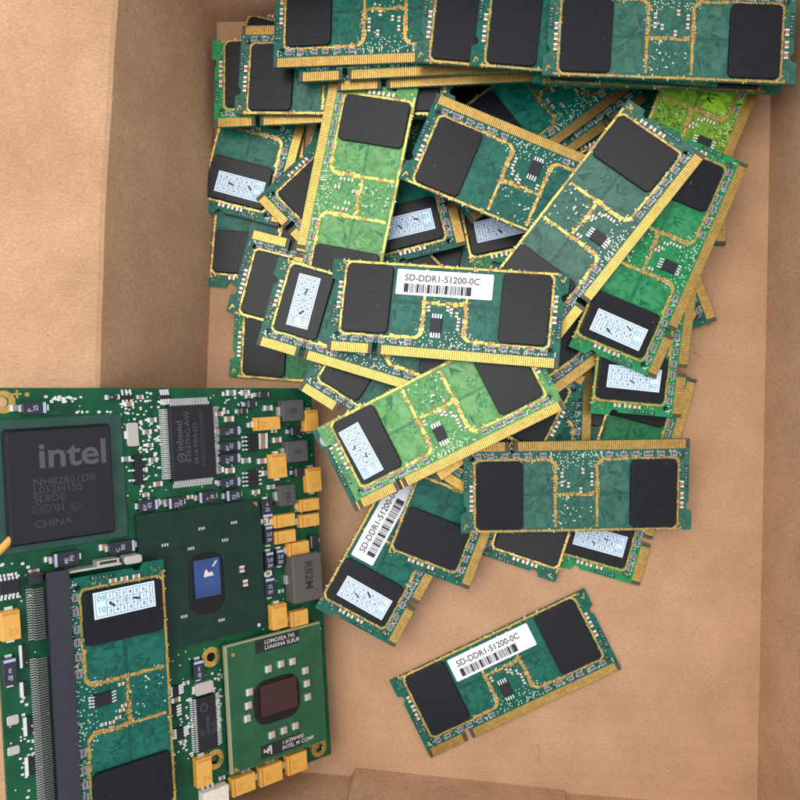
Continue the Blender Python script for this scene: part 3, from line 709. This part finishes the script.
x, y = bl(182, 457.5, H_); b.ring(x, y, 1.0, 1.3, H_ + .03, 1, 20); b.text('W', x + .62, y - .75, 1.2, H_ + .035, 1, rot=90, bold=.01)
btext(b, 'inbond', 183.5, 451, 1.9, H_, 1, rot=90, bold=.012, sx=1.1)
btext(b, '83627HG-AW', 191.5, 462, 1.5, H_, 1, rot=90, sx=1.08)
btext(b, '041A FIRA-ED', 199, 463.5, 1.3, H_, 1, rot=90)
btext(b, '340657X52TM3M00', 206, 466.5, 1.3, H_, 2, rot=90)
part('controller_chip', b, [MOULD, MARK, MARKF, SOLDER])
# --- graphics hub, its die coloured with a blue reflection
cs = [bl(136, 516, 1.1), bl(261.6, 498, 1.1), bl(265, 626, 1.1)]
u0, u1, v1, v0 = cs[0][0], (cs[1][0] + cs[2][0]) / 2, (cs[0][1] + cs[1][1]) / 2, cs[2][1]
b = MB(); b.slab((u0 + u1) / 2, (v0 + v1) / 2, u1 - u0, v1 - v0, .3, .35, 1.1, .04, 0, 2)
for px, py in ((165, 545), (191, 548.5), (201.5, 528.5), (234, 522.5), (225, 540), (184, 616.5), (221.5, 620)):
    x, y = bl(px, py, 1.1); b.quad(x - 1.1, x + 1.1, y - .55, y + .55, 1.13, 1)
    for k in range(3): b.quad(x - .9 + k * .7, x - .5 + k * .7, y - .35, y + .35, 1.14, 2)
x, y = bl(256, 503.5, 1.1); b.poly([(x - 1.2, y + .5, 1.13), (x + .4, y - .9, 1.13), (x + .4, y + .5, 1.13)], 3)
x, y = bl(259, 625, 1.1); b.disc(x, y, .55, 1.13, 2, 12)
part('graphics_chip', b, [SUBD, MARKF, MARKW, GOLD_DULL])
for px, py in ((242, 569), (245.5, 583)):
    x, y = bl(px, py, 1.6); b = MB(); b.box(x - .7, x + .7, y - .9, y + .9, 1.15, 1.7, 0); b.box(x - .72, x + .72, y + .4, y + .92, 1.15, 1.75, 1); b.box(x - .72, x + .72, y - .92, y - .4, 1.15, 1.75, 1); part('capacitor', b, [BODY, SOLDER])
u0, u1, v0, v1 = area(194.5, 558.5, 220.5, 597, 2.0)
b = MB(); b.slab((u0 + u1) / 2, (v0 + v1) / 2 - 1.6, u1 - u0 + 2.6, v1 - v0 + 6.0, 3.6, 1.12, 1.5, .3, 0, 6); part('underfill', b, [UNDER])
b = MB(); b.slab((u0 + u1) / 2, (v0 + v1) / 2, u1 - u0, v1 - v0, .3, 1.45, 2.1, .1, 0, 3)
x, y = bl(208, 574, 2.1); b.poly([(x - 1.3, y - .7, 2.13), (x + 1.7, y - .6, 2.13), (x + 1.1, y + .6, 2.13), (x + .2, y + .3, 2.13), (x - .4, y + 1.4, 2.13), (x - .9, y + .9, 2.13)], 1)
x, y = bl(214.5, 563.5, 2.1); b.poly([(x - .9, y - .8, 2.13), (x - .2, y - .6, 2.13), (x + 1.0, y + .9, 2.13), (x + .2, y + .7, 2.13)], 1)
part('silicon_die', b, [DIEB, mat('painted_glint', (0.62, 0.58, 0.58), 0.6)])  # pale patches on the die are a white glint painted as colour
# --- processor
HC = 3.0
cs = [bl(223.6, 647, HC), bl(321.5, 621, HC), bl(324.6, 741.6, HC), bl(232, 773.7, HC)]
u0 = (cs[0][0] + cs[3][0]) / 2; u1 = (cs[1][0] + cs[2][0]) / 2; v1 = (cs[0][1] + cs[1][1]) / 2; v0 = (cs[2][1] + cs[3][1]) / 2
CPU = (u0, u1, v0, v1)
b = MB(); b.box(u0 + .3, u1 - .2, v0 + .3, v1 - .3, .05, HC - 1.25, 0); part('processor_socket', b, [SUBD])
b = MB(); b.box(u0, u1, v0, v1, HC - 1.2, HC - .05, 1); b.box(u0 + .7, u1 - .1, v0 + .1, v1 - .5, HC - .04, HC, 0)
x, y = bl(233, 655, HC); b.disc(x, y, .6, HC + .03, 2, 12)
x, y = bl(236, 770, HC); b.poly([(x - .8, y - .5, HC + .03), (x + 1.2, y - .5, HC + .03), (x - .2, y + .8, HC + .03)], 2)
part('processor', b, [SUBG, SUBE, GOLD_DULL])
def strip_label(px0, py0, px1, py1, thick, lines, cell=False):
    x0, y0 = bl(px0, py0, HC); x1, y1 = bl(px1, py1, HC); yt = (y0 + y1) / 2
    b = MB(); b.box(x0, x1, yt - thick, yt, HC + .01, HC + .06, 0)
    for i, s_ in enumerate(lines): b.text(s_, x0 + (x1 - x0) * .20 + (4.2 if cell else 0), yt - .42 * thick - i * thick * .42, thick * .30, HC + .075, 1, sx=1.0, bold=.012)
    if cell:
        qq = random.Random(2)
        for i in range(5):
            for j in range(5):
                if qq.random() < .55: b.quad(x0 + .9 + i * .55, x0 + 1.4 + i * .55, yt - thick * .85 + j * thick * .14, yt - thick * .85 + (j + .9) * thick * .14, HC + .075, 1)
    part('printed_label', b, [LABELK, MARKW])
strip_label(255, 642, 298.5, 629, 3.7, ('LOMO5EA 745', 'L5A6034A SL8U8'))
strip_label(260.5, 747.6, 302, 731, 3.7, ('1.6/2M/400', 'INTEL M COMP'), True)
u0, u1, v0, v1 = area(260.5, 681, 297.4, 712.5, HC + 1.0)
b = MB(); b.slab((u0 + u1) / 2 - .2, (v0 + v1) / 2 - .8, u1 - u0 + 3.0, v1 - v0 + 3.6, 4.0, HC + .02, HC + .45, .3, 0, 6); part('underfill', b, [UNDER])
b = MB(); b.slab((u0 + u1) / 2, (v0 + v1) / 2, u1 - u0, v1 - v0, .25, HC + .40, HC + 1.0, .1, 0, 3); part('silicon_die', b, [DIEBR])
for px, py in ((268.5, 669), (281, 664), (292.5, 661.5), (305.5, 670.5), (307, 683.5), (308, 697), (249.5, 692), (248.5, 705.5), (247.5, 718.5), (272, 735), (284, 730.5), (295.5, 726)):
    x, y = bl(px, py, HC + .5); b = MB(); b.box(x - .85, x + .85, y - .95, y + .95, HC + .02, HC + .6, 0)
    b.box(x - 1.0, x - .35, y - .97, y + .97, HC + .02, HC + .65, 1); b.box(x + .45, x + 1.0, y - .97, y + .97, HC + .02, HC + .65, 2)
    part('capacitor', b, [SILV, SOLDER, mat('pink_terminal', (0.42, 0.26, 0.22), 0.4) if 'pink_terminal' not in bpy.data.materials else bpy.data.materials['pink_terminal']])
# --- orange tantalum capacitors
TB = [(256, 416, 281, 431, 'x'), (305, 409, 319, 432, 'y'), (271, 453, 287.5, 479, 'y'), (307, 467, 322, 493, 'y'), (300, 498, 320, 511.8, 'x'), (300.5, 513.2, 320, 527.5, 'x'), (274.5, 513.5, 296, 528, 'x'), (275.5, 529.6, 296.5, 544, 'x'), (289, 541, 310, 557.5, 'x'), (272, 603.5, 288, 630, 'y'), (291, 609.5, 309, 627, 'x'), (232, 775, 256.5, 795, 'x'), (260, 764, 283.5, 785, 'x'), (287.5, 752.5, 308, 774, 'x'), (196.5, 757, 213, 788, 'y'), (1, 610, 21.5, 642, 'y')]
for (x0, y0, x1, y1, ax) in TB:
    h = 2.7; u0, u1, v0, v1 = area(x0, y0, x1, y1, h); v0 += .25; v1 -= .25; u0 += .12; u1 -= .12
    b = MB(); b.slab((u0 + u1) / 2, (v0 + v1) / 2, u1 - u0 + .1, v1 - v0 + .1, .2, .25, h, .16, 0, 2, taper=.1)
    if ax == 'x':
        b.quad(u0 + .35, u0 + .9, v0 + .3, v1 - .3, h + .02, 2)
        ln = u1 - u0
        for e, sg in ((u0, -1), (u1, 1)):
            a, c = sorted((e - sg * .3, e + sg * .75)); b.box(a, c, (v0 + v1) / 2 - .9, (v0 + v1) / 2 + .9, .08, .9, 1)
        b.text('226', u0 + 1.5, (v0 + v1) / 2 + .1, .8, h + .025, 2); b.text('20C', u0 + 1.5, (v0 + v1) / 2 - 1.2, .8, h + .025, 2)
    else:
        b.quad(u0 + .3, u1 - .3, v1 - .9, v1 - .35, h + .02, 2)
        for e, sg in ((v0, -1), (v1, 1)):
            a, c = sorted((e - sg * .3, e + sg * .75)); b.box((u0 + u1) / 2 - .9, (u0 + u1) / 2 + .9, a, c, .08, .9, 1)
        b.text('226', (u0 + u1) / 2 + .2, v0 + 1.2, .8, h + .025, 2, rot=90); b.text('20C', (u0 + u1) / 2 + 1.5, v0 + 1.2, .8, h + .025, 2, rot=90)
    part('tantalum_capacitor', b, [TANT, SOLDER, TANTM])
# --- orange axial part at the picture's left edge
x, y = bl(2, 549, 1.6)
b = MB(); a_ = math.radians(42); ring_ = []
for t_, r_ in ((-4.2, .25), (-3.9, .95), (3.4, .95), (3.7, .25)):
    ring_.append([(x + t_ * math.cos(a_) - r_ * math.cos(w_) * math.sin(a_), y + t_ * math.sin(a_) + r_ * math.cos(w_) * math.cos(a_), 1.05 + r_ * math.sin(w_)) for w_ in [2 * math.pi * i / 14 for i in range(14)]])
b.rings(ring_, 0); part('axial_capacitor', b, [TANT])
# --- grey inductors
for i, (x0, y0, x1, y1, h) in enumerate(((283, 400, 304, 421, 3.0), (287, 441, 308.5, 462, 3.0), (280, 485, 296, 506, 3.0), (293, 554, 323, 602, 4.4))):
    u0, u1, v0, v1 = area(x0, y0, x1, y1, h); b = MB()
    b.slab((u0 + u1) / 2, (v0 + v1) / 2, u1 - u0 + .5, v1 - v0 + .5, .9 if i < 3 else 1.3, .25, h, .3 if i < 3 else .5, 0, 4, taper=.25)
    vc = (v0 + v1) / 2
    for e, sg in ((u0, -1), (u1, 1)):
        a, c = sorted((e - sg * .1, e + sg * .75)); b.box(a, c, vc - 1.3, vc + 1.3, .08, 1.5, 1)
    if i == 3: b.text('R82M', (u0 + u1) / 2 - .9, vc + 5.0, 2.6, h + .03, 2, rot=-90, bold=.02, sx=.95)
    elif i == 2: b.text('1R5', (u0 + u1) / 2 + .8, vc - 2.2, 1.5, h + .03, 2, rot=90, bold=.02)
    else: b.text('220', (u0 + u1) / 2 - 1.6, vc - .6, 1.3, h + .03, 2, bold=.02)
    part('inductor', b, [GREY if i < 3 else GREYB, SOLDER, INK])
# --- black capacitors with a pale stripe: box in the picture, side the stripe is on, printing
for (x0, y0, x1, y1, sd, t1, t2) in ((221, 426, 241, 436, 'r', 'C', '02'), (221, 441, 241, 451, 'r', '6V', '02'), (221, 453.5, 241, 464, 'r', '6V', '02'), (221, 477, 241, 487.5, 'r', '6V', '02'), (139, 499.5, 159, 511, 'r', '6V', '02'), (168, 497, 185, 509, 'l', '22', '0V'), (198.5, 491, 217, 503, 'l', '+', 'J6'), (226, 489.5, 242, 501, 'l', '22', '0V'), (262, 499, 273, 518, 'b', '6', '22'), (265.5, 525.5, 273.5, 545, 't', '2.0', '0V'), (266, 551.5, 274.5, 570.5, 't', '2.0', '0V'), (276.5, 549, 285, 566, 't', '2.0', '0V'), (265.5, 577.5, 275.5, 597.5, 't', '22', '0V'), (22.5, 401.5, 47.5, 414.5, 'r', 'P', '25'), (109, 541, 136, 553.5, 'r', 'C', '00'), (53, 551.5, 80, 566.5, 'l', '40', 'P0'), (193.5, 660, 205, 680, 't', 'E', '0J'), (3, 658, 17.5, 686, 't', 'E', '0J')):
    h = 1.9; u0, u1, v0, v1 = area(x0, y0, x1, y1, h); b = MB(); cx_, cy_ = (u0 + u1) / 2, (v0 + v1) / 2
    b.slab(cx_, cy_, u1 - u0 - .1, v1 - v0 - .1, .25, .15, h, .15, 0, 2)
    vert = sd in 'tb'
    if sd == 'r': b.quad(u1 - 1.0, u1 - .3, v0 + .25, v1 - .25, h + .02, 1)
    if sd == 'l': b.quad(u0 + .3, u0 + 1.0, v0 + .25, v1 - .25, h + .02, 1)
    if sd == 't': b.quad(u0 + .25, u1 - .25, v1 - 1.0, v1 - .3, h + .02, 1)
    if sd == 'b': b.quad(u0 + .25, u1 - .25, v0 + .3, v0 + 1.0, h + .02, 1)
    if vert:
        sh = -.5 if sd == 't' else .5
        b.text(t1, cx_, cy_ + .3 + sh, 1.0, h + .025, 1, align='CENTER', bold=.01); b.text(t2, cx_, cy_ - 1.3 + sh, 1.0, h + .025, 1, align='CENTER', bold=.01)
        for e, sg in ((v0, -1), (v1, 1)):
            a, c = sorted((e - sg * .1, e + sg * .55)); b.box(cx_ - .75, cx_ + .75, a, c, .08, .8, 2)
    else:
        sh = -.5 if sd == 'r' else .6
        b.text(t1, cx_ - .2 + sh, cy_ - .5, 1.0, h + .025, 1, rot=90, align='CENTER', bold=.01); b.text(t2, cx_ + 1.1 + sh, cy_ - .0, 1.0, h + .025, 1, rot=90, align='CENTER', bold=.01)
        for e, sg in ((u0, -1), (u1, 1)):
            a, c = sorted((e - sg * .1, e + sg * .6)); b.box(a, c, cy_ - .75, cy_ + .75, .08, .8, 2)
    part('polymer_capacitor', b, [BLACKCAP, STRIPE, SOLDER])
# --- small outline chips, diodes, sockets
for (x0, y0, x1, y1, ax, n_, h) in ((248.5, 434.5, 259, 451, 'x', 4, 1.5), (249, 470.5, 259, 487, 'x', 4, 1.5), (0, 580.5, 20, 594, 'y', 5, 1.6), (135, 455, 143, 485, 'x', 3, 1.3), (121, 393.5, 133, 398, 'y', 3, .9), (160, 389, 169.5, 393, 'y', 4, .9), (173, 686, 179, 696, 'x', 4, .8), (172, 706, 177, 718, 'x', 4, .8), (177, 728, 184, 738, 'x', 4, .8), (198, 696, 217, 750, 'x', 0, 1.2)):
    u0, u1, v0, v1 = area(x0, y0, x1, y1, h); sh_ = max(0, v1 + 2.0 - vtop(u0)); v0 -= sh_; v1 -= sh_; b = MB()
    if n_: soic(b, u0, u1, v0, v1, .12, h, n_, ax, .5 if n_ < 6 else .2, 1.5, h * .5)
    else:
        soic(b, u0, u1, v0, v1, .12, h, 24, 'x', .28, 1.7, h * .5)
        x, y = (u0 + u1) / 2, v0 + (v1 - v0) * .70
        for dx in (0, 1, 2): b.text(('SST', '28VF040', '70-4C')[dx], x - 1.1 + dx * 1.7, v0 + 4.0, 1.0, h + .03, 2, rot=90)
        b.ring(x - .8, y + 1.5, .9, 1.15, h + .03, 2, 16)
    part('flash_chip' if not n_ else 'small_chip', b, [MOULD, SOLDER, MARK])
for (x0, y0, x1, y1) in ((290.5, 427, 301, 435.5), (294.5, 467.5, 305, 476.5), (310, 535, 319, 548.5), (110, 395, 118, 399), (247, 400, 256, 408), (240, 408, 247, 414), (258, 389, 268, 396)):
    u0, u1, v0, v1 = area(x0, y0, x1, y1, 1.7); sh_ = max(0, v1 + 1.0 - vtop(u0)); v0 -= sh_; v1 -= sh_; b = MB(); b.slab((u0 + u1) / 2, (v0 + v1) / 2, u1 - u0, v1 - v0, .15, .15, 1.7, .15, 0, 2)
    b.quad(u0 + .25, u0 + .75, v0 + .2, v1 - .2, 1.72, 1)
    for e, sg in ((u0, -1), (u1, 1)):
        a, c = sorted((e, e + sg * .9)); b.box(a, c, (v0 + v1) / 2 - .6, (v0 + v1) / 2 + .6, .08, .5, 2)
    part('diode', b, [BLACKCAP, PACK, SOLDER])
# --- crystals (silver cans)
for (x0, y0, x1, y1, h) in ((127, 422.5, 139, 446.5, 1.0), (195.5, 682, 214, 694.5, 1.3)):
    u0, u1, v0, v1 = area(x0, y0, x1, y1, h); b = MB(); b.slab((u0 + u1) / 2, (v0 + v1) / 2, u1 - u0, v1 - v0, .7, .15, h, .2, 0, 4)
    b.box(u0 - .6, u0 + .1, (v0 + v1) / 2 - 1, (v0 + v1) / 2 + 1, .08, .6, 1); part('crystal', b, [SILV, SOLDER])
# --- chip capacitors read off the photograph
CAPS = [(217, 431), (217.5, 446), (217.5, 459.5), (218, 482), (251, 425), (219, 414), (226, 412), (229, 419), (268, 408), (263, 436), (263, 441), (263, 446), (246, 460.5), (262, 461), (219, 470), (230, 470.5), (266, 473), (277, 440), (231, 390), (245, 390), (16.5, 408), (105, 547), (49.5, 559), (34, 572), (274, 431), (256, 492), (271, 487), (190, 497), (163, 502), (264, 521), (281, 591), (268, 574), (249, 396), (140, 397), (126, 459), (143, 470), (150, 445), (147, 432), (153, 460), (146, 495), (152, 420), (158, 484), (183, 742), (176, 700), (168, 733), (222, 778), (246, 772), (270, 760), (186, 683), (129, 404)]
for i, (px, py) in enumerate(CAPS):
    x, y = bl(px, py, .7); y = min(y, vtop(x) - 1.4); b = MB(); a, c = (1.25, .62) if i % 3 else (.9, .5)
    if 6 < i < 22: a, c = 1.5, .75
    b.box(x - a * .5, x + a * .5, y - c, y + c, .08, .75, 0)
    b.box(x - a, x - a * .5 - .01, y - c - .03, y + c + .03, .08, .8, 1); b.box(x + a * .5 + .01, x + a, y - c - .03, y + c + .03, .08, .8, 1)
    part('capacitor', b, [BODY if i % 2 else PACK, SOLDER])
# resistor arrays down the left edge
for (x0, y0, x1, y1) in ((20, 682, 28, 697), (23.5, 717, 31.5, 736), (25, 757, 33, 776), (19.5, 645, 26, 668)):
    u0, u1, v0, v1 = area(x0, y0, x1, y1, .9); b = MB(); um = u0 + (u1 - u0) * .45
    b.box(u0, um - .01, v0, v1, .08, .8, 1); b.box(um, u1, v0 + .1, v1 - .1, .08, .9, 0); part('chip_resistor', b, [MOULD, SOLDER])
for (x0, y0, x1, y1) in ((6.5, 715, 19, 725), (7, 746, 20, 755)):
    u0, u1, v0, v1 = area(x0, y0, x1, y1, .1); b = MB(); b.slab((u0 + u1) / 2, (v0 + v1) / 2, u1 - u0, v1 - v0, .5, .06, .4, .2, 0, 3); part('solder_pad', b, [SILV])
# white connector at the bottom edge
u0, u1, v0, v1 = area(203, 789, 229, 806, 3.0); b = MB()
b.box(u0, u1, v0, v1, .1, 3.0, 0); b.box(u0 + .5, u0 + 1.2, v1 + .01, v1 + 1.2, .1, 1.4, 1); b.box(u0 + 1.9, u0 + 2.6, v1 + .01, v1 + 1.2, .1, 1.4, 1); b.box(u0 + 3.3, u0 + 4.0, v1 + .01, v1 + 1.2, .1, 1.4, 1)
part('white_connector', b, [CREAMP, SOLDER])
# --- memory socket and the module pushed into it
HS = 5.2; HM = 3.6
us0 = bl(47.5, 590, HS)[0]; us1 = bl(70, 590, HS)[0]; vt = bl(58, 571.5, HS)[1]; vb = BV0 + 1.0
b = MB()
b.box(us0, us1, vb, vt, 4.3, HS, 0); b.box(us0 + .6, us0 + 2.4, vb + .2, vt - .2, .1, 4.29, 0); b.box(us0 + 2.4, us1 - .05, vb + .3, vt - .3, .1, 2.7, 0)
b.box(us0 - 3.4, us0 - .1, vt - 2.6, vt - .4, .1, 2.0, 0); b.box(us0 - 3.2, us0 - .1, vt - .39, vt, .1, 3.2, 0)
part('socket_body', b, [NAVY])
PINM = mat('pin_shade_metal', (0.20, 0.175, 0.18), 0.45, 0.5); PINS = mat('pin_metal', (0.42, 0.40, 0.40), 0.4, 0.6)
b = MB(); y = vt - 4.0; key = bl(40, 648, 1.5)[1]; upper = True
while y > vb + .5:
    if upper and y < key: part('socket_pins', b, [PINS, PINM]); b = MB(); upper = False
    if abs(y - key) > 2.0:
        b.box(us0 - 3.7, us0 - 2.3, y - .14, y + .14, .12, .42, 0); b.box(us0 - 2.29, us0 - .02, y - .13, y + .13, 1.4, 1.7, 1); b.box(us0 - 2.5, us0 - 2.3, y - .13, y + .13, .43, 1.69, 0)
    y -= .6
part('socket_pins', b, [PINS, PINM])
# metal latch along the top end of the module
vm = bl(118, 566.5, HM)[1]; uR = bl(163, 559, HM)[0]
b = MB(); b.box(us1 + .3, us1 + 13.0, vm + .5, vm + 1.0, .3, HM + .9, 0)
x0 = bl(96, 565, HM)[0]; x1 = bl(118, 561, HM)[0]; b.box(x0, x1, vm + 1.01, vm + 2.3, 1.0, HM + .9, 1); b.box(x0 + .6, x1 - .6, vm + 1.3, vm + 2.0, HM + .91, HM + .95, 2)
x0 = bl(123, 564, HM)[0]; x1 = bl(141, 561, HM)[0]; b.slab((x0 + x1) / 2, vm + 1.3, x1 - x0, 2.2, .8, 1.0, HM + 1.3, .3, 1, 4)
part('metal_latch', b, [SILV, SILV, INK])
# underside board-to-board connectors, on which the low edge stands
for (a, c, d, e) in ((-9, -4, -20, -90), (-80, -75, -20, -90)):
    b = MB(); b.box(a, c, e, d, -6.0, -1.62, 0); b.box(a + .8, c - .8, e + .8, d - .8, -7.2, -6.01, 0); part('underside_connector', b, [NAVY])
pp = new_module('front', 0, 'teal', 'memory module pushed into the navy socket on the motherboard', (-25.2, .2, 1, 0), False)
loc = mb.matrix_world @ Matrix.Translation(((uR - 13.6) * MM, (vm - 33.8) * MM, HM * MM))
pp.matrix_world = loc @ Matrix(((0, 1, 0, 0), (-1, 0, 0, 0), (0, 0, 1, 0), (0, 0, 0, 1)))

# ------------------------------------------------------------------ tidy up: drop templates
for t_ in STICK + [CODE]: bpy.data.objects.remove(t_)
